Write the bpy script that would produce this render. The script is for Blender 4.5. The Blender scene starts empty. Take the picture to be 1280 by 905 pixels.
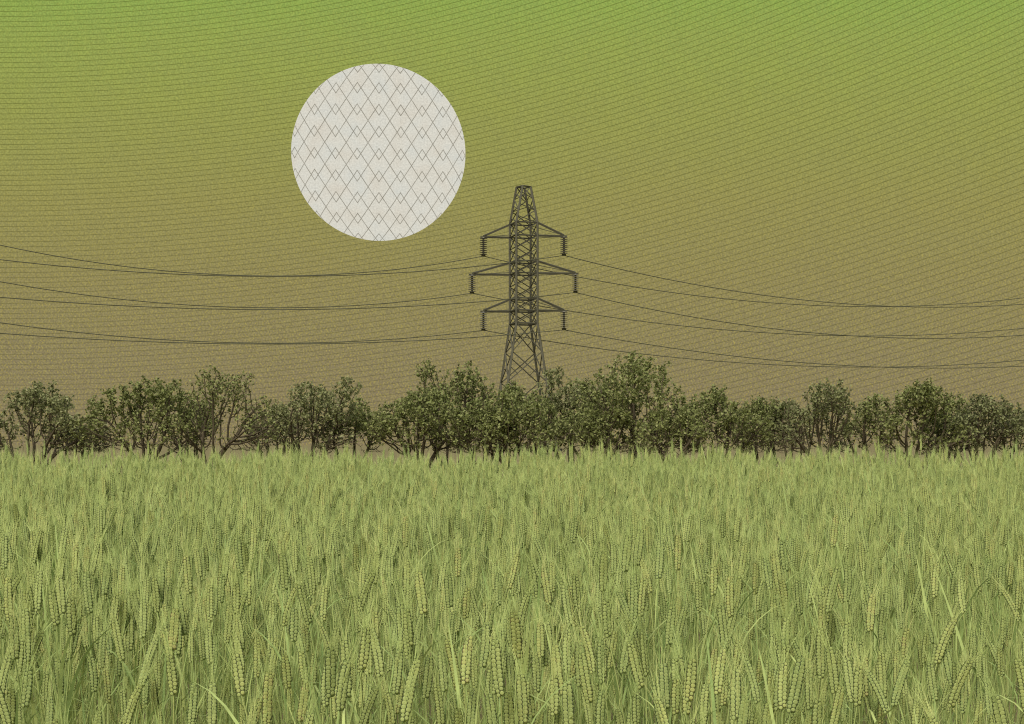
import bpy, math, random
import numpy as np
from mathutils import Vector, Matrix, noise
from mathutils.kdtree import KDTree

# ------------------------------------------------------------------ basics
S = bpy.context.scene
COL = S.collection
F = 50.0 / 36.0 * 1280.0          # focal length in photo pixels (1280 wide)
EYE = 1.26                         # eye height above the ground
HOR = 556.0                        # photo row of the horizon

CREST, RISE = 13.0, 0.0256          # the field climbs gently to a crest, level ground beyond


def land(d):
    return RISE * min(max(d, 0.0), CREST)


def at(px, py, d):
    """Point at depth d metres that the photo shows at pixel (px, py)."""
    return Vector(((px - 640.0) / F * d, d, EYE + (HOR - py) / F * d))


def lin(r, g, b):
    f = lambda c: (c / 255.0 / 12.92) if c <= 10 else ((c / 255.0 + 0.055) / 1.055) ** 2.4
    return (f(r), f(g), f(b), 1.0)


def tag(o, label=None, cat=None, group=None, kind=None):
    if label: o['label'] = label
    if cat: o['category'] = cat
    if group: o['group'] = group
    if kind: o['kind'] = kind
    return o


def empty(name, loc=(0, 0, 0), rz=0.0):
    o = bpy.data.objects.new(name, None)
    o.empty_display_size = 0.2
    o.location = loc
    o.rotation_euler = (0, 0, rz)
    COL.objects.link(o)
    return o


class MB:
    """Collects verts / faces of one mesh."""
    def __init__(self):
        self.v, self.f, self.m = [], [], []

    def poly(self, pts, mat=0):
        n = len(self.v)
        self.v.extend([tuple(p) for p in pts])
        self.f.append(tuple(range(n, n + len(pts))))
        self.m.append(mat)

    def tube(self, pts, radii, sides=6, mat=0, cap=True, twist=0.0):
        n0 = len(self.v)
        pts = [Vector(p) for p in pts]
        up = Vector((0.13, 0.91, 0.31)).normalized()
        prev = None
        for i, p in enumerate(pts):
            t = (pts[min(i + 1, len(pts) - 1)] - pts[max(i - 1, 0)])
            t = t.normalized() if t.length > 1e-9 else Vector((0, 0, 1))
            if prev is None:
                a = t.cross(up)
                if a.length < 1e-3: a = t.cross(Vector((1, 0, 0)))
                a.normalize()
            else:
                a = prev - t * prev.dot(t)
                a = a.normalized() if a.length > 1e-6 else t.orthogonal().normalized()
            prev = a
            b = t.cross(a)
            for k in range(sides):
                w = 2 * math.pi * k / sides + twist
                q = p + (a * math.cos(w) + b * math.sin(w)) * radii[i]
                self.v.append(tuple(q))
        for i in range(len(pts) - 1):
            for k in range(sides):
                a0 = n0 + i * sides + k
                a1 = n0 + i * sides + (k + 1) % sides
                self.f.append((a0, a1, a1 + sides, a0 + sides)); self.m.append(mat)
        if cap:
            self.f.append(tuple(n0 + k for k in reversed(range(sides)))); self.m.append(mat)
            e = n0 + (len(pts) - 1) * sides
            self.f.append(tuple(e + k for k in range(sides))); self.m.append(mat)

    def bar(self, a, b, w):
        self.tube([a, b], [w * 0.7071] * 2, sides=4, twist=math.pi / 4)

    def mesh(self, name, mats, smooth=False):
        me = bpy.data.meshes.new(name)
        me.from_pydata(self.v, [], self.f)
        for m in (mats if isinstance(mats, (list, tuple)) else [mats]):
            me.materials.append(m)
        me.polygons.foreach_set('material_index', self.m)
        if smooth:
            me.polygons.foreach_set('use_smooth', [True] * len(self.f))
        me.update()
        return me

    def build(self, name, mats, parent=None, smooth=False):
        o = bpy.data.objects.new(name, self.mesh(name, mats, smooth))
        COL.objects.link(o)
        if parent: o.parent = parent
        return o


# ------------------------------------------------------------------ node helper
class NT:
    def __init__(self, tree):
        self.t = tree; self.n = tree.nodes; self.l = tree.links

    def new(self, kind, **kw):
        n = self.n.new(kind)
        for k, v in kw.items(): setattr(n, k, v)
        return n

    def put(self, sock, val):
        if isinstance(val, bpy.types.NodeSocket): self.l.new(val, sock)
        else: sock.default_value = val

    def math(self, op, a, b=None, c=None, clamp=False):
        n = self.new('ShaderNodeMath', operation=op, use_clamp=clamp)
        for i, v in enumerate((a, b, c)):
            if v is not None: self.put(n.inputs[i], v)
        return n.outputs[0]

    def mix(self, fac, a, b, blend='MIX'):
        n = self.new('ShaderNodeMix', data_type='RGBA', blend_type=blend)
        self.put(n.inputs[0], fac); self.put(n.inputs[6], a); self.put(n.inputs[7], b)
        return n.outputs[2]

    def ramp(self, fac, stops, interp='LINEAR'):
        n = self.new('ShaderNodeValToRGB')
        n.color_ramp.interpolation = interp
        e = n.color_ramp.elements
        while len(e) < len(stops): e.new(0.5)
        for el, (p, c) in zip(e, stops):
            el.position = p; el.color = c
        self.put(n.inputs[0], fac)
        return n.outputs[0]

    def noise(self, vec, scale, detail=2.0, rough=0.5):
        n = self.new('ShaderNodeTexNoise')
        if vec is not None: self.put(n.inputs['Vector'], vec)
        n.inputs['Scale'].default_value = scale
        n.inputs['Detail'].default_value = detail
        n.inputs['Roughness'].default_value = rough
        return n.outputs[0]

    def step(self, x, lo, hi):
        n = self.new('ShaderNodeMapRange', interpolation_type='SMOOTHSTEP')
        self.put(n.inputs[0], x); self.put(n.inputs[1], lo); self.put(n.inputs[2], hi)
        return n.outputs[0]

    def xyz(self, x, y, z):
        n = self.new('ShaderNodeCombineXYZ')
        for i, v in enumerate((x, y, z)): self.put(n.inputs[i], v)
        return n.outputs[0]


def material(name):
    m = bpy.data.materials.new(name)
    m.use_nodes = True
    m.node_tree.nodes.clear()
    return m, NT(m.node_tree)


def finish(t, shader):
    o = t.new('ShaderNodeOutputMaterial')
    t.l.new(shader, o.inputs[0])


def principled(t, color, rough=0.7, spec=0.3, trans=0.0, metallic=0.0):
    p = t.new('ShaderNodeBsdfPrincipled')
    t.put(p.inputs['Base Color'], color)
    p.inputs['Roughness'].default_value = rough
    p.inputs['Metallic'].default_value = metallic
    p.inputs['Specular IOR Level'].default_value = spec
    out = p.outputs[0]
    if trans > 0:
        tr = t.new('ShaderNodeBsdfTranslucent'); t.put(tr.inputs[0], color)
        mx = t.new('ShaderNodeMixShader'); mx.inputs[0].default_value = trans
        t.l.new(out, mx.inputs[1]); t.l.new(tr.outputs[0], mx.inputs[2]); out = mx.outputs[0]
    return out


# ------------------------------------------------------------------ materials
def plant_mat(name, stops, rough=0.65, trans=0.25, scale=60.0, contrast=0.35):
    """Colour differs from one plant to the next and mottles along it."""
    m, t = material(name)
    r = t.new('ShaderNodeObjectInfo').outputs['Random']
    g = t.new('ShaderNodeNewGeometry')
    tc = t.new('ShaderNodeTexCoord').outputs['Object']
    isl = g.outputs['Random Per Island']
    f = t.math('ADD', t.math('MULTIPLY', r, 0.62), t.math('MULTIPLY', isl, 0.38))
    c = t.ramp(f, stops)
    n = t.noise(tc, scale, 3.0)
    k = t.math('ADD', t.math('MULTIPLY', t.math('SUBTRACT', n, 0.5), contrast * 2), 1.0)
    mul = t.new('ShaderNodeVectorMath', operation='SCALE')
    t.put(mul.inputs[0], c); t.put(mul.inputs['Scale'], k)
    finish(t, principled(t, mul.outputs[0], rough, 0.2, trans))
    return m


M = {}
M['kernel'] = plant_mat('wheat_kernel', [
    (0.0, (0.385, 0.468, 0.168, 1)), (0.30, (0.460, 0.525, 0.189, 1)), (0.62, (0.508, 0.567, 0.199, 1)),
    (0.88, (0.567, 0.588, 0.199, 1)), (1.0, (0.578, 0.541, 0.209, 1))], scale=220, contrast=0.25, trans=0.35)
M['kernel_edge'] = plant_mat('wheat_kernel_seam', [
    (0.0, (0.053, 0.076, 0.030, 1)), (0.5, (0.072, 0.084, 0.032, 1)), (0.8, (0.090, 0.096, 0.034, 1)),
    (1.0, (0.136, 0.084, 0.046, 1))], trans=0.0)
M['stem'] = plant_mat('wheat_stem', [
    (0.0, (0.291, 0.381, 0.131, 1)), (0.45, (0.426, 0.500, 0.173, 1)), (0.8, (0.527, 0.570, 0.207, 1)),
    (1.0, (0.503, 0.451, 0.207, 1))], scale=35)
M['leaf'] = plant_mat('wheat_leaf', [
    (0.0, (0.236, 0.345, 0.112, 1)), (0.5, (0.404, 0.487, 0.166, 1)), (1.0, (0.527, 0.570, 0.207, 1))], scale=35)
M['awn'] = plant_mat('wheat_awn', [
    (0.0, (0.369, 0.464, 0.166, 1)), (0.6, (0.516, 0.583, 0.207, 1)), (1.0, (0.627, 0.618, 0.263, 1))], scale=30)


def crown_mat(name, stops):
    m, t = material(name)
    isl = t.new('ShaderNodeNewGeometry').outputs['Random Per Island']
    r = t.new('ShaderNodeObjectInfo').outputs['Random']
    f = t.math('ADD', t.math('MULTIPLY', isl, 0.85), t.math('MULTIPLY', r, 0.15))
    c = t.ramp(f, stops)
    finish(t, principled(t, c, 0.6, 0.25, 0.4))
    return m


M['crown'] = crown_mat('tree_leaves', [
    (0.0, (0.071, 0.068, 0.026, 1)), (0.15, (0.148, 0.153, 0.055, 1)), (0.55, (0.260, 0.293, 0.094, 1)),
    (0.80, (0.324, 0.340, 0.130, 1)), (1.0, (0.422, 0.418, 0.182, 1))])
M['crown_grey'] = crown_mat('tree_leaves_grey', [
    (0.0, (0.079, 0.077, 0.037, 1)), (0.2, (0.162, 0.167, 0.070, 1)), (0.6, (0.275, 0.293, 0.123, 1)),
    (1.0, (0.408, 0.404, 0.201, 1))])


def bark_mat():
    m, t = material('tree_bark')
    tc = t.new('ShaderNodeTexCoord').outputs['Object']
    n = t.noise(tc, 9.0, 5.0, 0.6)
    c = t.ramp(n, [(0.3, (0.066, 0.052, 0.032, 1)), (0.6, (0.094, 0.076, 0.048, 1)), (0.8, (0.125, 0.106, 0.066, 1))])
    finish(t, principled(t, c, 0.9, 0.1))
    return m


M['bark'] = bark_mat()


def simple_mat(name, a, b, scale, rough, metallic=0.0):
    m, t = material(name)
    tc = t.new('ShaderNodeTexCoord').outputs['Object']
    n = t.noise(tc, scale, 4.0, 0.6)
    finish(t, principled(t, t.ramp(n, [(0.3, a), (0.7, b)]), rough, 0.12, 0.0, metallic))
    return m


M['steel'] = simple_mat('weathered_steel', (0.082, 0.077, 0.055, 1), (0.102, 0.096, 0.069, 1), 1.5, 0.92)
M['glass'] = simple_mat('insulator_glaze', (0.19, 0.18, 0.15, 1), (0.26, 0.25, 0.21, 1), 3.0, 0.5)
M['cable'] = simple_mat('cable_metal', (0.075, 0.074, 0.046, 1), (0.105, 0.103, 0.066, 1), 0.4, 0.7)
M['ground'] = simple_mat('field_soil', (0.150, 0.122, 0.058, 1), (0.240, 0.195, 0.095, 1), 0.9, 0.95)


# ------------------------------------------------------------------ sky dome (emits) and the disc
DOME = 2900.0


def sky_mat():
    m, t = material('patterned_sky')
    tc = t.new('ShaderNodeTexCoord').outputs['Object']
    s = t.new('ShaderNodeSeparateXYZ'); t.l.new(tc, s.inputs[0])
    x, y, z = s.outputs
    az = t.math('ARCTAN2', x, y)
    azc = t.math('MINIMUM', t.math('MAXIMUM', az, -0.62), 0.62)
    X = t.math('MULTIPLY_ADD', t.math('TANGENT', azc), F, 640.0)
    v = t.math('DIVIDE', z, DOME)
    vv = t.math('DIVIDE', v, t.math('COSINE', azc))
    Y = t.math('MULTIPLY_ADD', vv, -F, HOR)
    P = t.xyz(X, Y, 0.0)
    st = [(556, (131, 118, 92)), (450, (135, 124, 91)), (350, (141, 132, 87)), (250, (146, 142, 83)),
          (130, (147, 154, 80)), (50, (145, 161, 80)), (0, (140, 165, 79))]
    stops = [((HOR - yy) / F / 0.84, lin(*c)) for yy, c in st] + [(0.6, lin(136, 168, 92)), (1.0, lin(136, 168, 105))]
    base = t.ramp(t.math('DIVIDE', vv, 0.84, clamp=True), stops)
    # woven grain: yellow and grey flecks, coarser and stronger towards the horizon
    n1 = t.noise(t.xyz(t.math('MULTIPLY', X, 0.62), t.math('MULTIPLY', Y, 0.36), 0.43), 1.0, 1.5, 0.6)
    n2 = t.noise(P, 0.028, 3.0, 0.6)
    n3 = t.noise(P, 0.33, 1.0)
    low = t.step(Y, 120.0, 480.0)
    f1 = t.step(n1, 0.40, 0.66)
    grey = t.mix(0.5, base, lin(128, 126, 96))
    yel = t.mix(0.30, base, lin(180, 172, 84))
    gr = t.mix(t.math('MULTIPLY', t.step(n2, 0.35, 0.65), 0.18), base, grey)
    c = t.mix(t.math('MULTIPLY', f1, t.math('MULTIPLY_ADD', low, 0.22, 0.40)), gr, yel)
    # squiggled upright threads
    tri = t.math('PINGPONG', Y, 3.4)
    xx = t.math('ADD', t.math('MULTIPLY_ADD', tri, 0.9, X), t.math('MULTIPLY', n3, 5.0))
    d = t.math('ABSOLUTE', t.math('SUBTRACT', t.math('PINGPONG', xx, 4.2), 2.1))
    sq = t.math('SUBTRACT', 1.0, t.step(d, 0.30, 0.95))
    sq = t.math('MULTIPLY', sq, t.math('MULTIPLY', t.step(n3, 0.42, 0.62), t.math('MULTIPLY_ADD', low, 0.40, 0.12)))
    c = t.mix(sq, c, t.mix(0.75, base, lin(190, 172, 66)))
    # fine speckle
    P4 = t.xyz(t.math('MULTIPLY_ADD', X, 0.78, t.math('MULTIPLY', Y, 0.62)), t.math('MULTIPLY_ADD', X, -0.62, t.math('MULTIPLY', Y, 0.78)), 0.37)
    n4 = t.noise(P4, 0.47, 0.5)
    k = t.math('MULTIPLY_ADD', t.math('SUBTRACT', n4, 0.5), 0.68, 1.02)
    sc = t.new('ShaderNodeVectorMath', operation='SCALE'); t.put(sc.inputs[0], c); t.put(sc.inputs['Scale'], k)
    c = sc.outputs[0]
    # ruled lines, level at the left, rising more and more steeply to the right
    W = t.math('MULTIPLY', t.math('POWER', t.math('MAXIMUM', X, 0.0), 2.0), 0.001)
    cc = t.math('DIVIDE', t.math('MULTIPLY_ADD', W, 0.25, t.math('SUBTRACT', Y, t.math('MULTIPLY', t.math('MINIMUM', X, 0.0), 0.0))),
                t.math('MULTIPLY_ADD', W, 0.00021, 1.0))
    ld = t.math('PINGPONG', t.math('ADD', cc, 3000.0), 3.2)
    ln = t.math('SUBTRACT', 1.0, t.step(ld, 0.20, 0.70))
    n5 = t.noise(P, 0.12, 1.0)
    c = t.mix(t.math('MULTIPLY', ln, t.math('MULTIPLY_ADD', low, -0.16, t.math('MULTIPLY_ADD', n5, 0.16, 0.52))), c,
              t.mix(0.75, base, lin(66, 68, 18)))
    e = t.new('ShaderNodeEmission'); t.l.new(c, e.inputs[0]); e.inputs[1].default_value = 1.0
    finish(t, e.outputs[0])
    m.cycles.emission_sampling = 'NONE'
    return m


mb = MB()
N = 160
zt = DOME * 0.58
ring = lambda h: [(DOME * math.sin(2 * math.pi * k / N), DOME * math.cos(2 * math.pi * k / N), h) for k in range(N)]
mb.v = ring(-30.0) + ring(zt)
for k in range(N):
    mb.f.append((k, (k + 1) % N, N + (k + 1) % N, N + k)); mb.m.append(0)
sky = mb.build('sky', sky_mat(), smooth=True)
sky.location = (0, 0, EYE)
tag(sky, 'green to olive evening sky ruled with fine dark lines', 'sky', kind='structure')


def disc_mat(unit):
    m, t = material('pale_disc')
    tc = t.new('ShaderNodeTexCoord').outputs['Object']
    s = t.new('ShaderNodeSeparateXYZ'); t.l.new(tc, s.inputs[0])
    X = t.math('DIVIDE', s.outputs[0], unit)          # in photo pixels from the disc's centre
    Y = t.math('DIVIDE', s.outputs[2], -unit)
    X = t.math('ADD', X, 473.5 - 448.1 + 25.6 * 20)
    Y = t.math('ADD', Y, 191.0 - 140.6 + 25.6 * 20)
    fy = t.math('PINGPONG', Y, 12.8)                  # distance to the nearest row
    fs = t.math('PINGPONG', X, 12.8)                  # distance to the nearest small diamond
    fm = t.math('SUBTRACT', 12.8, fs)                 # distance to the nearest tall diamond
    def edge(fx, hw, hh):
        q = t.math('ADD', t.math('DIVIDE', fx, hw), t.math('DIVIDE', fy, hh))
        dd = t.math('MULTIPLY', t.math('ABSOLUTE', t.math('SUBTRACT', q, 1.0)), hw * hh / math.hypot(hw, hh))
        return t.math('SUBTRACT', 1.0, t.step(dd, 0.20, 0.68))
    ln = t.math('MAXIMUM', edge(fm, 8.53, 12.8), edge(fs, 4.27, 6.4))
    P = t.xyz(X, Y, 0.0)
    n1 = t.noise(P, 0.50, 1.0, 0.6); n2 = t.noise(P, 0.04, 2.0); n3 = t.noise(P, 0.10, 1.0)
    c = t.ramp(n2, [(0.25, lin(211, 211, 201)), (0.5, lin(216, 213, 200)), (0.75, lin(212, 206, 191))])
    g = t.math('MULTIPLY_ADD', t.math('SUBTRACT', n1, 0.5), 0.50, 1.0)
    sc = t.new('ShaderNodeVectorMath', operation='SCALE'); t.put(sc.inputs[0], c); t.put(sc.inputs['Scale'], g)
    c = t.mix(t.math('MULTIPLY', ln, t.math('MULTIPLY_ADD', n3, 0.5, 0.42)), sc.outputs[0], lin(104, 98, 80))
    e = t.new('ShaderNodeEmission'); t.l.new(c, e.inputs[0]); e.inputs[1].default_value = 1.0
    finish(t, e.outputs[0])
    return m


SD = 2400.0
R = 108.3 / F * SD
mb = MB()
nu, nv = 128, 64
for j in range(1, nv):
    for i in range(nu):
        th, ph = math.pi * j / nv, 2 * math.pi * i / nu
        mb.v.append((R * math.sin(th) * math.cos(ph), R * math.sin(th) * math.sin(ph), R * math.cos(th)))
top = len(mb.v); mb.v += [(0, 0, R), (0, 0, -R)]
for j in range(nv - 2):
    for i in range(nu):
        a = j * nu + i; b = j * nu + (i + 1) % nu
        mb.f.append((a, a + nu, b + nu, b)); mb.m.append(0)
for i in range(nu):
    mb.f.append((top, i, (i + 1) % nu)); mb.m.append(0)
    b = (nv - 2) * nu
    mb.f.append((top + 1, b + (i + 1) % nu, b + i)); mb.m.append(0)
sun_o = mb.build('sun', disc_mat(SD / F), smooth=True)
sun_o.location = at(473.5, 191.7, SD)
sun_o.rotation_euler = (sun_o.location - Vector((0, 0, EYE))).to_track_quat('Y', 'Z').to_euler()   # its face towards the field
tag(sun_o, 'big pale round sun covered in thin diamond lines, high in the green sky', 'sun')

# ------------------------------------------------------------------ ground
mb = MB()
nr = [0, 2, 5, 8, 11, 13, 15, 20, 40, 80, 160, 320, 700, 1500, 2895]
for ri in nr[1:]:
    for k in range(96):
        w = 2 * math.pi * k / 96
        mb.v.append((ri * math.sin(w), ri * math.cos(w), land(ri * math.cos(w))))
mb.v.append((0, 0, 0)); c0 = len(mb.v) - 1
for k in range(96):
    mb.f.append((c0, (k + 1) % 96, k)); mb.m.append(0)
for j in range(len(nr) - 2):
    for k in range(96):
        a = j * 96 + k; b = j * 96 + (k + 1) % 96
        mb.f.append((a, b, b + 96, a + 96)); mb.m.append(0)
g = mb.build('ground', M['ground'])
tag(g, 'bare olive brown earth under and beyond the wheat', 'ground', kind='structure')

# ------------------------------------------------------------------ pylon
PD = 210.0
U = PD / F                                     # metres per photo pixel at the pylon
PX = 654.5
py_root = empty('electricity_pylon', (at(PX, HOR, PD).x, PD, 0.0))
tag(py_root, 'dark steel lattice pylon with six cross arms, standing behind the trees', 'pylon')
Z = lambda row: EYE + (HOR - row) * U


def corner(k, row):
    """Corner k of the tower at a photo row: outer pair near left/right, inner pair between."""
    tab = [(233.7, 8.9, 8.0), (279.5, 19.5, 27.5), (404.9, 19.5, 27.5), (476.0, 34.0, 34.0), (563.7, 53.0, 37.0)]
    for (r0, a0, p0), (r1, a1, p1) in zip(tab, tab[1:]):
        if r0 <= row <= r1 + 1e-6:
            f = (row - r0) / (r1 - r0)
            pos = []
            for rr, a, p in ((r0, a0, p0), (r1, a1, p1)):
                w = math.radians(-p + 90 * k)
                pos.append(Vector((a * U * math.cos(w), a * U * math.sin(w), Z(rr))))
            return pos[0].lerp(pos[1], f)


rows_body = [279.5, 295.7, 311.6, 327.5, 342.4, 358.0, 373.6, 388.8, 404.9]
rows_top = [233.7, 249.0, 264.0, 279.5]
rows_low = [404.9, 440.5, 478.0, 523.0, 563.7]
for k in range(4):
    m_ = MB()
    for rr in ([233.7, 279.5], [279.5, 404.9], [404.9, 476.0], [476.0, 563.7]):
        m_.bar(corner(k, rr[0]), corner(k, rr[1]), 2.5 * U)
    b = corner(k, 563.7)
    m_.tube([(b.x, b.y, 0.25), (b.x, b.y, 0.75)], [0.6, 0.5], 8)
    m_.build('leg', M['steel'], py_root)
for k in range(4):                              # the lattice of each of the four faces
    m_ = MB()
    k2 = (k + 1) % 4
    for a, b in zip(rows_body, rows_body[1:]):
        m_.bar(corner(k, a), corner(k2, b), 1.15 * U); m_.bar(corner(k2, a), corner(k, b), 1.05 * U)
    for i, (a, b) in enumerate(zip(rows_top, rows_top[1:])):
        if i % 2: m_.bar(corner(k, a), corner(k2, b), 1.1 * U)
        else: m_.bar(corner(k2, a), corner(k, b), 1.1 * U)
        m_.bar(corner(k2, b), corner(k, (a + b) / 2), 0.9 * U)
    for a, b in zip(rows_low, rows_low[1:]):
        m_.bar(corner(k, a), corner(k2, b), 1.25 * U); m_.bar(corner(k2, a), corner(k, b), 1.15 * U)
        mid = (a + b) / 2
        q = (corner(k, a) + corner(k2, a) + corner(k, b) + corner(k2, b)) / 4
        m_.bar(corner(k, mid), corner(k, b).lerp(q, 0.5), 0.8 * U)
        m_.bar(corner(k2, mid), corner(k2, b).lerp(q, 0.5), 0.8 * U)
    for r_ in (233.7, 279.5, 295.7, 327.5, 342.4, 373.6, 388.8, 404.9):
        m_.bar(corner(k, r_), corner(k2, r_), 1.7 * U)
    m_.build('lattice', M['steel'], py_root)

YAW = math.radians(-4.0)
AD = Vector((math.cos(YAW), math.sin(YAW), 0))     # along the arms, the right tip nearer
AP = Vector((-AD.y, AD.x, 0))
tips = {}
half = lambda f: 13.7 * U * f
for lev, (r_up, r_dn, reach, r_ins) in {'top': (279.5, 295.7, 50.3, 318.6), 'middle': (327.5, 342.4, 64.6, 365.0),
                                        'bottom': (373.6, 388.8, 50.3, 411.5)}.items():
    for sd in (-1, 1):
        m_ = MB()
        L = reach * U / math.cos(YAW)
        tip = AD * (sd * L) + Vector((0, 0, Z(r_dn)))
        ks = (0, 3) if sd > 0 else (1, 2)
        for k in ([0, 1, 2, 3]):
            cu, cd = corner(k, r_up), corner(k, r_dn)
            if cu.dot(AD) * sd <= 0: continue
            main = k in (0, 2)
            m_.bar(cu, tip + Vector((0, 0, 0.12)), (2.3 if main else 0.7) * U)
            m_.bar(cd, tip, (2.3 if main else 0.7) * U)
        m_.bar(tip - AD * sd * 0.3, tip + AD * sd * 0.45, 1.7 * U)
        m_.build('cross_arm', M['steel'], py_root)
        # insulator string
        ins = MB()
        z0, z1 = tip.z - 0.05, Z(r_ins)
        ins.tube([(tip.x, tip.y, z0), (tip.x, tip.y, z1)], [0.15, 0.15], 8)
        nd = 9
        prof = []
        for i in range(nd):
            zc = z0 + (z1 - z0) * (i + 0.55) / nd
            h = (z0 - z1) / nd
            ins.tube([(tip.x, tip.y, zc + h * 0.24), (tip.x, tip.y, zc + h * 0.06), (tip.x, tip.y, zc - h * 0.06),
                      (tip.x, tip.y, zc - h * 0.14)], [0.22, 0.46, 0.58, 0.34], 14)
        io = ins.build('insulator', M['glass'], py_root)
        cl = MB(); cl.tube([(tip.x, tip.y, z1 + 0.05), (tip.x, tip.y, z1 - 0.18)], [0.32, 0.30], 10)
        cl.build('clamp', M['steel'], io)
        tips[(lev, sd)] = Vector((tip.x, tip.y, z1 - 0.12)) + py_root.location

# ------------------------------------------------------------------ cables: each hangs in an upright plane through its insulator
LD = Vector((math.cos(math.radians(20)), math.sin(math.radians(20)), 0))


def on_plane(px, row, p0):
    """Distance along the line direction and height where the sight line of a pixel meets the cable's plane."""
    k = (px - 640.0) / F
    s_ = (k * p0.y - p0.x) / (LD.x - k * LD.y)
    d = p0.y + s_ * LD.y
    return s_, EYE + (HOR - row) / F * d


def parab(p0, a, b):
    (s1, z1), (s2, z2) = on_plane(*a, p0), on_plane(*b, p0)
    A = np.array([[s1, s1 * s1], [s2, s2 * s2]])
    return np.linalg.solve(A, np.array([z1 - p0.z, z2 - p0.z])), s2


spans = {
    ('top', -1): (((310, 344.5), (0, 306.3)), ((950, 377.5), (1280, 372.2))),
    ('top', 1): (((350, 345.5), (0, 324.5)), ((1000, 374.5), (1280, 380.2))),
    ('middle', -1): (((310, 384.3), (0, 352.0)), ((950, 415.5), (1280, 410.3))),
    ('middle', 1): (((350, 387.0), (0, 371.5)), ((1000, 414.5), (1280, 418.8))),
    ('bottom', -1): (((310, 428.6), (0, 403.3)), ((950, 455.0), (1280, 450.0))),
    ('bottom', 1): (((350, 430.0), (0, 416.5)), ((1000, 453.0), (1280, 457.5))),
}
for (lev, sd), (lf, rt) in spans.items():
    p0 = tips[(lev, sd)]
    pts = []
    (ca, cb), sl = parab(p0, *lf)
    for i in range(48):
        s_ = sl * 1.55 * (1 - i / 48.0)
        pts.append(p0 + LD * s_ + Vector((0, 0, ca * s_ + cb * s_ * s_)))
    (ca, cb), sr = parab(p0, *rt)
    for i in range(49):
        s_ = sr * 1.55 * i / 48.0
        pts.append(p0 + LD * s_ + Vector((0, 0, ca * s_ + cb * s_ * s_)))
    m_ = MB(); m_.tube(pts, [0.064] * len(pts), 6)
    c_ = m_.build('power_cable', M['cable'], smooth=True)
    tag(c_, 'thin dark power cable hung from the %s tip of the %s pylon cross arm' % ('left' if sd < 0 else 'right', lev),
        'cable', 'power cables strung from the pylon')

# ------------------------------------------------------------------ trees


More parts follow.
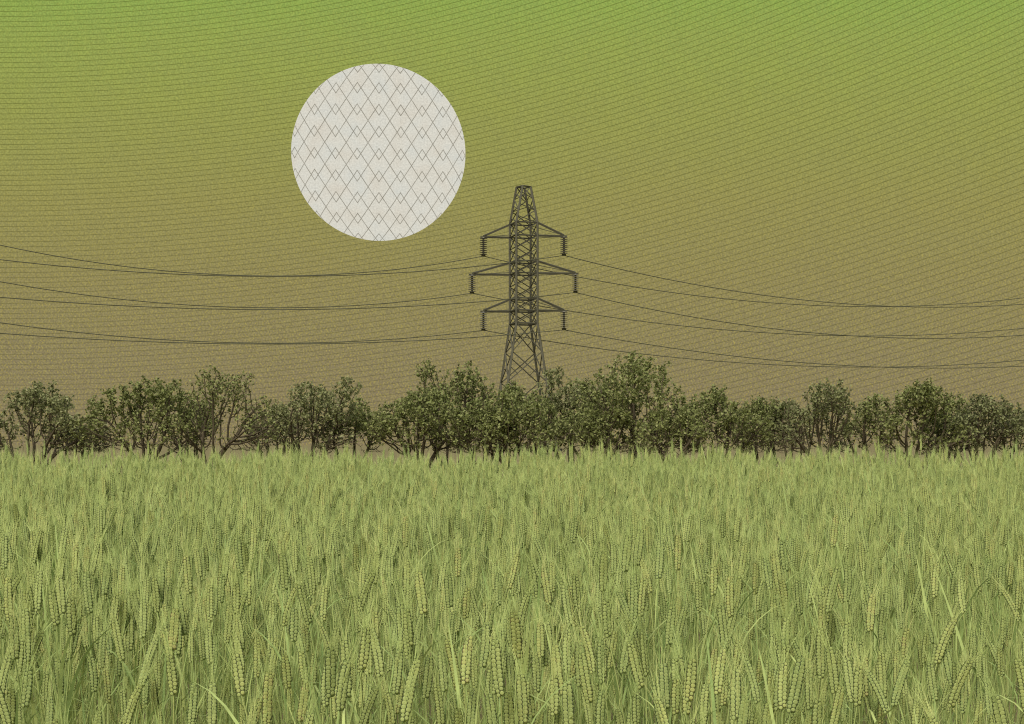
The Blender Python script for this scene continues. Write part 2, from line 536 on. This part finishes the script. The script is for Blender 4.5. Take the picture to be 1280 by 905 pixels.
def make_tree(name, label, px, base_row, top_row, left, right, d, seed, leafy=1.0, stems=3, grey=False, lean=0.0):
    rng = random.Random(seed)
    u = d / F
    H = (base_row - top_row) * u + 0.06
    bx = px
    W = (right - left) * u / 2.0 * 1.27
    cx = ((left + right) / 2.0 - px) * u
    base = at(px, HOR, d); base.z = land(d)
    zb = max(EYE - land(d) + (HOR - base_row) * u, 0.1)      # height at which the photo first shows the stem
    Ht = EYE - land(d) + (HOR - top_row) * u                  # full height
    stems = stems + 2 if stems > 1 else 2
    root = empty(name, base)
    tag(root, label, 'tree', 'trees in a row along the far edge of the field')
    # clumps that make the crown's outline
    blobs = []
    crown0 = zb + 0.08 * (Ht - zb)
    nb = rng.randint(9, 12)
    for i in range(nb):
        a = -1.02 + 2.04 * (i + 0.5) / nb + rng.uniform(-0.12, 0.12)
        dome = max(0.0, 1 - (abs(a) * 0.90) ** 2.6) ** 0.5
        r_ = rng.uniform(0.26, 0.40) * min(W, 0.62 * (Ht - zb))
        zc = crown0 + (Ht - crown0 - r_) * dome * rng.uniform(0.58, 1.02)
        blobs.append((Vector((cx + a * (W - r_ * 0.8), rng.uniform(-0.6, 0.6) * W, zc)), r_))
    ap = cx + rng.uniform(-0.35, 0.35) * W + lean * W
    r_ = 0.30 * W
    blobs.append((Vector((ap * 0.8 + cx * 0.2, rng.uniform(-0.3, 0.3) * W, Ht - 2.4 * r_)), r_ * 1.15))
    blobs.append((Vector((ap, rng.uniform(-0.2, 0.2) * W, Ht - r_)), r_))
    for i in range(14):
        a = rng.uniform(-1.0, 1.0)
        r_ = rng.uniform(0.24, 0.36) * W
        blobs.append((Vector((cx + a * W * 0.85, rng.uniform(-0.6, 0.6) * W, crown0 + (Ht - crown0) * rng.uniform(0.03, 0.62) * (1 - 0.45 * abs(a)))), r_))
    att = []
    for c, r_ in blobs:
        for i in range(90):
            v = Vector((rng.gauss(0, 1), rng.gauss(0, 1), rng.gauss(0, 1))).normalized() * r_ * (rng.random() ** 0.45) * (1.38 if rng.random() < 0.13 else 1.0)
            v.z *= 0.85
            q = c + v
            if q.z > zb + 0.02 * (Ht - zb) and q.z < Ht: att.append(q)
    # stems, then branches that grow towards the clumps
    step = 0.072
    nodes, parent = [], []
    for s_ in range(stems):
        a = (s_ + 0.5) / stems * 2 - 1
        dv = Vector((a * rng.uniform(0.6, 1.35), rng.uniform(-0.5, 0.5), 1.0)).normalized()
        p = Vector((a * 0.16 * W * rng.uniform(0.4, 1.5), rng.uniform(-0.15, 0.15), -0.05))
        n_ = int((zb * rng.uniform(0.70, 0.95)) / step / max(dv.z, 0.4))
        prev = -1
        for i in range(n_ + 1):
            nodes.append(p.copy()); parent.append(prev); prev = len(nodes) - 1
            dv = (dv + Vector((rng.uniform(-.16, .16), rng.uniform(-.16, .16), rng.uniform(-.06, .10)))).normalized()
            p = p + dv * step
    kill = step * 1.55
    alive = list(att)
    for it in range(110):
        kd = KDTree(len(nodes))
        for i, n_ in enumerate(nodes): kd.insert(n_, i)
        kd.balance()
        pull = {}
        nxt = []
        for q in alive:
            co, i, dist = kd.find(q)
            if dist < kill: continue
            nxt.append(q)
            pull.setdefault(i, Vector((0, 0, 0)))
            pull[i] += (q - co).normalized()
        alive = nxt
        if not alive: break
        add = 0
        for i, v in pull.items():
            v = v + Vector((rng.uniform(-.5, .5), rng.uniform(-.5, .5), rng.uniform(-.35, .45))) * max(0.6, v.length * 0.35)
            if v.length < 1e-4: continue
            dirn = v.normalized()
            if parent[i] >= 0:
                old = (nodes[i] - nodes[parent[i]]).normalized()
                dirn = (dirn + old * 0.45).normalized()
            q = nodes[i] + dirn * step
            nodes.append(q); parent.append(i); add += 1
        if not add or len(nodes) > 7000: break
    n_ = len(nodes)
    ch = [[] for _ in range(n_)]
    for i, p in enumerate(parent):
        if p >= 0: ch[p].append(i)
    rad = [0.0] * n_
    e = 2.36
    for i in range(n_ - 1, -1, -1):
        rad[i] = (sum(rad[c] ** e for c in ch[i])) ** (1 / e) if ch[i] else 0.0086
        rad[i] = min(rad[i], 0.10)
    tr = MB()
    done = set()
    for i in range(n_):
        if parent[i] >= 0 and i in done: continue
        if parent[i] >= 0 and max(ch[parent[i]], key=lambda c: rad[c]) == i and parent[i] in done: continue
        pts, rr = [], []
        if parent[i] >= 0:
            pts.append(nodes[parent[i]]); rr.append(rad[i])
        j = i
        while True:
            pts.append(nodes[j]); rr.append(rad[j] if ch[j] else 0.003); done.add(j)
            if not ch[j]: break
            j = max(ch[j], key=lambda c: rad[c])
        if len(pts) > 1:
            if parent[i] < 0: rr[0] *= 1.35
            tr.tube(pts, rr, 5 if rr[0] > 0.02 else 3, cap=False)
    tr.build('trunk', M['bark'], root, smooth=True)
    lf = MB()
    thin = [i for i in range(n_) if rad[i] < 0.0175 and (nodes[i].z - zb) / (Ht - zb) > 0.09 + 0.62 * rng.random() ** 1.15]
    tgt = int(3000 * leafy * (W * (Ht - zb)) / (1.7 * 3.0))
    tgt = max(700, min(tgt, 8500))
    for _ in range(tgt):
        c = nodes[rng.choice(thin)] + Vector((rng.gauss(0, .05), rng.gauss(0, .05), rng.gauss(0, .05)))
        L = rng.uniform(0.046, 0.076); w_ = L * rng.uniform(0.55, 0.75)
        d1 = Vector((rng.gauss(0, 1), rng.gauss(0, 1), rng.gauss(0.2, 0.8))).normalized()
        d2 = d1.cross(Vector((rng.gauss(0, 1), rng.gauss(0, 1), rng.gauss(0, 1)))).normalized()
        nn = d1.cross(d2)
        lf.poly([c - d1 * L, c - d1 * L * .35 + d2 * w_ * .85 + nn * .012, c + d1 * L * .4 + d2 * w_ * .8 + nn * .012, c + d1 * L,
                 c + d1 * L * .4 - d2 * w_ * .8 + nn * .012, c - d1 * L * .35 - d2 * w_ * .85 + nn * .012])
    lf.build('crown', M['crown_grey' if grey else 'crown'], root)
    return root


TREES = [
    # label, px, base, top, left, right, depth, leafy, stems, grey, lean
    ('many stemmed round tree at the far left end of the row', 44, 572, 473, -18, 112, 58, 1.0, 4, True, 0.2),
    ('low spreading shrub tree filling the gap right of the leftmost tree', 98, 570, 522, 70, 132, 60, 0.6, 2, True, 0),
    ('broad dense tree left of the tall open limbed tree', 182, 568, 469, 116, 240, 57, 1.3, 5, False, 0.2),
    ('small dim tree wedged between the broad dense tree and the open limbed tree', 243, 570, 496, 212, 270, 60, 0.9, 3, False, 0),
    ('tall open limbed tree with forked trunk and thin leaves, left of the sun', 266, 574, 455, 236, 336, 56, 0.40, 1, False, -0.3),
    ('scrubby low tree right of the forked open limbed tree', 340, 568, 503, 312, 372, 60, 0.7, 2, True, 0),
    ('tree with a lone taller tuft rising at its upper right', 384, 574, 467, 344, 436, 57, 1.0, 3, True, 0.55),
    ('short slim stemmed tree right of the tufted tree', 436, 570, 494, 408, 482, 59, 1.0, 3, False, 0),
    ('dark dense rounded tree at the left end of the central thicket', 526, 575, 480, 478, 582, 57, 1.5, 4, False, 0),
    ('thin topped tree rising left of the pylon above the thicket', 566, 570, 448, 536, 628, 60, 0.75, 3, False, -0.6),
    ('dense dark bush like tree just left of the pylon base', 606, 570, 492, 566, 646, 56, 1.5, 4, False, 0),
    ('tree whose leafy top hides the pylon base', 664, 576, 472, 618, 700, 58, 1.1, 3, False, 0),
    ('thick low tree standing straight in front of the pylon legs', 642, 575, 484, 606, 682, 55, 1.3, 4, False, 0),
    ('grey green airy tree just right of the pylon base', 712, 571, 456, 682, 762, 60, 0.9, 3, True, -0.3),
    ('low thick tree under the tallest tree, to its left', 742, 570, 500, 692, 790, 57, 1.4, 4, False, 0),
    ('tallest tree of the row, right of the pylon, with wide uneven crown', 784, 574, 436, 724, 850, 58, 1.0, 4, False, -0.2),
    ('low leafy tree under the right side of the tallest tree', 838, 571, 505, 800, 880, 56, 1.2, 3, False, 0),
    ('broad even topped tree right of the tallest tree', 896, 571, 479, 846, 950, 58, 1.25, 4, False, 0),
    ('small tree leaning against the broad even topped one', 948, 570, 492, 920, 984, 60, 1.0, 2, False, 0),
    ('small airy grey tree in a bright gap of the right hand row', 984, 568, 497, 956, 1012, 60, 0.7, 2, True, 0),
    ('airy tree with visible branching limbs in the right hand row', 1024, 571, 473, 980, 1068, 57, 0.75, 3, True, 0.4),
    ('short two stemmed tree left of the dark right hand tree', 1083, 571, 490, 1056, 1116, 59, 0.85, 2, False, 0),
    ('dark dense tree with twin peaks in the right hand row', 1146, 574, 473, 1104, 1192, 57, 1.3, 4, False, 0.2),
    ('leaning tree overlapping the dark twin peaked tree', 1178, 574, 492, 1156, 1222, 60, 1.0, 2, False, 0),
    ('flat topped tree near the right end of the row', 1224, 570, 487, 1184, 1262, 58, 1.0, 4, True, 0.3),
    ('rounded grey tree cut by the right edge of the view', 1272, 569, 499, 1240, 1312, 59, 1.1, 3, True, 0),
]
for i, (lab, px, b_, t_, l_, r_, d_, lf_, st_, gy_, ln_) in enumerate(TREES):
    make_tree('tree', lab, px, b_, t_, l_, r_, d_, 100 + i * 7, lf_, st_, gy_, ln_)

# ------------------------------------------------------------------ wheat


def ear_kernel(mb, c, n, a, w, l, th):
    """One husked kernel: a low dome facing n, long along a, with a dark seam round its foot."""
    b = n.cross(a).normalized()
    rings = [(1.07, 0.0, 1), (0.84, 0.12, 0), (0.50, 0.36, 0)]
    n0 = len(mb.v)
    K = 8
    for rr, hh, _ in rings:
        for k in range(K):
            q = 2 * math.pi * (k + 0.5) / K
            ca, sa = math.cos(q), math.sin(q)
            e = 0.88 if abs(ca) > 0.5 and abs(sa) > 0.5 else 1.0
            mb.v.append(tuple(c + b * (ca * w * rr * e) + a * (sa * l * rr * e) + n * (th * hh)))
    for j in range(2):
        for k in range(K):
            p = n0 + j * K + k; p2 = n0 + j * K + (k + 1) % K
            mb.f.append((p, p2, p2 + K, p + K)); mb.m.append(1 if j == 0 else 0)
    mb.f.append(tuple(n0 + 2 * K + k for k in range(K))); mb.m.append(0)


def ribbon(mb, pts, widths, side, mat=0):
    n0 = len(mb.v)
    for p, w in zip(pts, widths):
        mb.v.append(tuple(p - side * w)); mb.v.append(tuple(p + side * w))
    for i in range(len(pts) - 1):
        mb.f.append((n0 + 2 * i, n0 + 2 * i + 1, n0 + 2 * i + 3, n0 + 2 * i + 2)); mb.m.append(mat)


def plant(rng, detail=True):
    """Returns MBs for stem, ear, beard, leaves; base at the origin, ear facing -y."""
    h = rng.uniform(0.66, 0.80)
    lean = rng.gauss(0, 0.05)
    leany = rng.gauss(0, 0.05)
    tilt = rng.gauss(0, 0.12)
    if rng.random() < 0.06: tilt = rng.choice((-1, 1)) * rng.uniform(0.4, 0.85)
    tilty = rng.gauss(0, 0.12)
    st, ea, aw, lv = MB(), MB(), MB(), []
    ns = 6 if detail else 3
    pts = []
    for i in range(ns + 1):
        f = i / ns
        pts.append(Vector((lean * f * f * h + tilt * 0.10 * f ** 4, leany * f * f * h, h * f)))
    st.tube(pts, [0.0021 - 0.0008 * i / ns for i in range(ns + 1)], 4 if detail else 3, cap=False)
    top = pts[-1]
    a = Vector((math.sin(tilt) + lean * 0.6, math.sin(tilty) * 0.7, math.cos(tilt))).normalized()
    Lr = rng.uniform(0.066, 0.098)
    rows = max(9, int(Lr / 0.0064))
    bend = rng.gauss(0, 0.18)
    wide = rng.uniform(0.84, 1.02)
    axis = []
    p = top.copy()
    for i in range(rows + 1):
        axis.append((p.copy(), a.copy()))
        p = p + a * (Lr / rows)
        a = Vector((a.x + bend * 0.07, a.y, a.z)).normalized()
    front = Vector((0, -1, 0))
    if detail:
        for i in range(rows):
            c, ax = axis[i]
            sz = wide * (0.80 if i < 2 else 1.0) * (1.0 if i < rows - 3 else 0.94 - 0.10 * (i - rows + 3))
            s_ = ax.cross(front).normalized()
            fr = s_.cross(ax).normalized()
            for face in (1, -1):
                for col in (-1, 1):
                    n_ = (fr * face * 0.98 + s_ * col * 0.14).normalized()
                    off = s_ * (col * 0.0043 * sz) + fr * (face * 0.0016)
                    cc = c + off + ax * (0.0034 * (0.5 if col * face > 0 else -0.5) + rng.uniform(-.0004, .0004))
                    a2 = (ax + s_ * col * 0.18 + n_ * 0.17).normalized()
                    a2 = (a2 - n_ * a2.dot(n_)).normalized()
                    ear_kernel(ea, cc, n_, a2, 0.0050 * sz * rng.uniform(.95, 1.05), 0.0049 * sz * rng.uniform(.95, 1.06), 0.0022 * sz)
        na = 22
    else:
        q = [axis[0][0], axis[rows // 3][0], axis[2 * rows // 3][0], axis[-1][0]]
        ea.tube(q, [0.004, 0.0075, 0.0068, 0.002], 5, cap=False)
        na = 7
    for i in range(na):
        f = (i + rng.random()) / na
        k = min(int(f * rows), rows)
        c, ax = axis[k]
        sp = Vector((rng.gauss(0, .16), rng.gauss(0, .16), 0))
        dv = (ax + sp).normalized()
        L = rng.uniform(0.04, 0.085)
        side = dv.cross(Vector((rng.uniform(-.4, .4), 1, 0))).normalized()
        o = Vector((rng.uniform(-.004, .004), rng.uniform(-.003, .003), 0))
        w0 = 0.00044 if detail else 0.0015
        mid = c + o + dv * L * 0.55
        ribbon(aw, [c + o, mid, mid + (dv + sp * 0.5).normalized() * L * 0.45], [w0, w0 * 0.75, w0 * 0.25], side)
    for i in range(3 if detail else 2):
        lf_ = MB()
        f = (0.38, 0.60, 0.80)[i] + rng.uniform(-.06, .06) if detail else (0.5, 0.78)[i]
        k = f * h
        p = Vector((lean * f * f * h, leany * f * f * h, k))
        az = rng.uniform(0, 2 * math.pi)
        out = Vector((math.cos(az), math.sin(az) * 0.8, 0))
        side = Vector((-math.sin(az), math.cos(az), 0))
        if rng.random() < 0.6: side = (side + out * rng.uniform(-.7, .7) + Vector((0.7, 0, 0))).normalized()
        L = rng.uniform(0.13, 0.26)
        w = rng.uniform(0.0018, 0.0034)
        dv = (Vector((0, 0, 1)) + out * rng.uniform(0.12, 0.40)).normalized()
        droop = rng.choice((0.0, 0.02, 0.05, 0.16, 0.30))
        q = [p]; ww = [w * 0.6]
        for j in range(6):
            p = p + dv * (L / 6)
            dv = (dv + out * droop * 0.7 - Vector((0, 0, droop * (0.5 + j * 0.25)))).normalized()
            q.append(p); ww.append(w * (1.0, 1.0, 0.9, 0.75, 0.5, 0.08)[j])
        ribbon(lf_, q, ww, side)
        lv.append(lf_)
    return st, ea, aw, lv


def joined(parts):
    out = MB()
    for mb, off in parts:
        n0 = len(out.v)
        out.v += mb.v
        out.f += [tuple(i + n0 for i in f) for f in mb.f]
        out.m += [m + off for m in mb.m]
    return out


WSEED = random.Random(41)
NV = 24
protos = []          # detailed plants kept as separate part meshes
src = bpy.data.collections.new('wheat_sources')
for i in range(NV):
    st, ea, aw, lv = plant(WSEED)
    protos.append((st.mesh('stem', M['stem'], True), ea.mesh('ear', [M['kernel'], M['kernel_edge']]),
                   aw.mesh('beard', M['awn']), [l.mesh('leaf', M['leaf']) for l in lv]))
    whole = joined([(st, 0), (ea, 1), (aw, 3)] + [(l, 4) for l in lv])
    o = bpy.data.objects.new('wheat_source.%03d' % i, whole.mesh('wheat_source', [M['stem'], M['kernel'], M['kernel_edge'], M['awn'], M['leaf']]))
    src.objects.link(o)
rnd = random.Random(7)
NEAR, MID = 2.3, 13.0
DENS = 330.0


def swell(x, y):
    return 1.0 + 0.10 * noise.noise(Vector((x * 2.6, y * 1.3, 7.0))) + 0.07 * noise.noise(Vector((x * 0.9, y * 0.55, 3.0))) + 0.05 * noise.noise(Vector((x * 0.23, y * 0.18, 9.0)))


P, Rt, Sc, Ix = [], [], [], []
near_pts = []
d = NEAR
while d < MID:
    dd = 0.05
    hw = 0.36 * d * 1.06 + 0.5
    n_ = 2 * hw * dd * DENS
    n_ = int(n_) + (1 if rnd.random() < n_ - int(n_) else 0)
    for _ in range(n_):
        x, y = rnd.uniform(-hw, hw), d + rnd.random() * dd
        gap = noise.noise(Vector((x * 5.0, y * 3.0, 1.0)))
        if gap > (0.08 if y < 3.0 else 0.15) and rnd.random() < 0.90: continue          # thin patches that open down to the stems
        s_ = rnd.uniform(0.84, 1.08) * swell(x, y)
        if rnd.random() < 0.38: s_ *= rnd.uniform(0.74, 0.96)
        r_ = (rnd.gauss(0, .05), rnd.gauss(0, .06), rnd.gauss(0, .24) + (math.pi if rnd.random() < .5 else 0))
        near_pts.append((x, y, s_, r_, rnd.randrange(NV)))
    d += dd
near_pts.sort(key=lambda q: q[1])
inside = [q for q in near_pts if abs(q[0]) < 0.36 * q[1] + 0.04]
ahead = inside[:300]
aset = set(id(q) for q in ahead)
for q in near_pts:
    if id(q) in aset: continue
    P.append((q[0], q[1], land(q[1]))); Sc.append(q[2]); Rt.append(q[3]); Ix.append(q[4])
me = bpy.data.meshes.new('wheat_field')
me.from_pydata(P, [], [])
at_ = me.attributes.new('rot', 'FLOAT_VECTOR', 'POINT'); at_.data.foreach_set('vector', [c for r in Rt for c in r])
at_ = me.attributes.new('scl', 'FLOAT', 'POINT'); at_.data.foreach_set('value', Sc)
at_ = me.attributes.new('idx', 'INT', 'POINT'); at_.data.foreach_set('value', Ix)
field = bpy.data.objects.new('wheat_field', me)
COL.objects.link(field)
tag(field, 'dense field of pale green bearded wheat reaching back to the trees', 'wheat', kind='stuff')
ng = bpy.data.node_groups.new('wheat_scatter', 'GeometryNodeTree')
ng.interface.new_socket('Geometry', in_out='INPUT', socket_type='NodeSocketGeometry')
ng.interface.new_socket('Geometry', in_out='OUTPUT', socket_type='NodeSocketGeometry')
nn, ll = ng.nodes, ng.links
gi, go = nn.new('NodeGroupInput'), nn.new('NodeGroupOutput')
ci = nn.new('GeometryNodeCollectionInfo'); ci.inputs['Collection'].default_value = src
ci.inputs['Separate Children'].default_value = True; ci.inputs['Reset Children'].default_value = True
ip = nn.new('GeometryNodeInstanceOnPoints'); ip.inputs['Pick Instance'].default_value = True


def attr(name, typ):
    n_ = nn.new('GeometryNodeInputNamedAttribute'); n_.data_type = typ
    n_.inputs['Name'].default_value = name
    return n_.outputs[0]


er = nn.new('FunctionNodeEulerToRotation')
ll.new(attr('rot', 'FLOAT_VECTOR'), er.inputs[0])
ll.new(gi.outputs[0], ip.inputs['Points']); ll.new(ci.outputs[0], ip.inputs['Instance'])
ll.new(attr('idx', 'INT'), ip.inputs['Instance Index']); ll.new(er.outputs[0], ip.inputs['Rotation'])
ll.new(attr('scl', 'FLOAT'), ip.inputs['Scale']); ll.new(ip.outputs[0], go.inputs[0])
md = field.modifiers.new('scatter', 'NODES'); md.node_group = ng

# the nearest stalks, each a thing of its own
for x, y, s_, r_, k in ahead:
    o = empty('wheat_stalk', (x, y, land(y)))
    o.rotation_euler = r_; o.scale = (s_, s_, s_)
    tag(o, 'bearded green wheat stalk in the front edge of the field', 'wheat stalk', 'wheat stalks along the front of the field')
    st, ea, aw, lv = protos[k]
    kids = []
    for nm, mesh in [('stem', st), ('ear', ea)] + [('leaf', l) for l in lv]:
        c = bpy.data.objects.new(nm, mesh); c.parent = o; COL.objects.link(c); kids.append(c)
    c = bpy.data.objects.new('beard', aw); c.parent = kids[1]; COL.objects.link(c)

# ------------------------------------------------------------------ light
EL, AZ = math.radians(48), math.radians(200)     # sun lamp: high, behind the camera and a little to the left
w = bpy.data.worlds.new('World'); S.world = w; w.use_nodes = True
wt = w.node_tree; wt.nodes.clear()
sk = wt.nodes.new('ShaderNodeTexSky'); sk.sky_type = 'NISHITA'; sk.sun_disc = False
sk.sun_elevation = EL; sk.sun_rotation = AZ
bg = wt.nodes.new('ShaderNodeBackground'); bg.inputs[1].default_value = 0.15
ou = wt.nodes.new('ShaderNodeOutputWorld')
wt.links.new(sk.outputs[0], bg.inputs[0]); wt.links.new(bg.outputs[0], ou.inputs[0])
L = bpy.data.lights.new('daylight', 'SUN'); L.energy = 3.95; L.angle = math.radians(30); L.color = (1.0, 0.95, 0.84)
lo = bpy.data.objects.new('daylight', L); COL.objects.link(lo)
dirv = Vector((math.sin(AZ) * math.cos(EL), math.cos(AZ) * math.cos(EL), math.sin(EL)))
lo.rotation_euler = (-dirv).to_track_quat('-Z', 'Y').to_euler()

# ------------------------------------------------------------------ camera
cam = bpy.data.cameras.new('camera'); co = bpy.data.objects.new('camera', cam); COL.objects.link(co)
co.location = (0, 0, EYE); co.rotation_euler = (math.radians(90), 0, 0)
cam.lens = 50; cam.sensor_width = 36; cam.shift_y = (HOR - 452.5) / 1280.0
cam.clip_start = 0.05; cam.clip_end = 12000
S.camera = co
S.view_settings.view_transform = 'Standard'; S.view_settings.look = 'None'
S.view_settings.exposure = 0; S.view_settings.gamma = 1; S.view_settings.use_curve_mapping = False
S.render.engine = 'CYCLES'
S.cycles.pixel_filter_type = 'BLACKMAN_HARRIS'; S.cycles.filter_width = 1.1
S.cycles.use_denoising = False
S.cycles.max_bounces = 6; S.cycles.diffuse_bounces = 3; S.cycles.transparent_max_bounces = 4
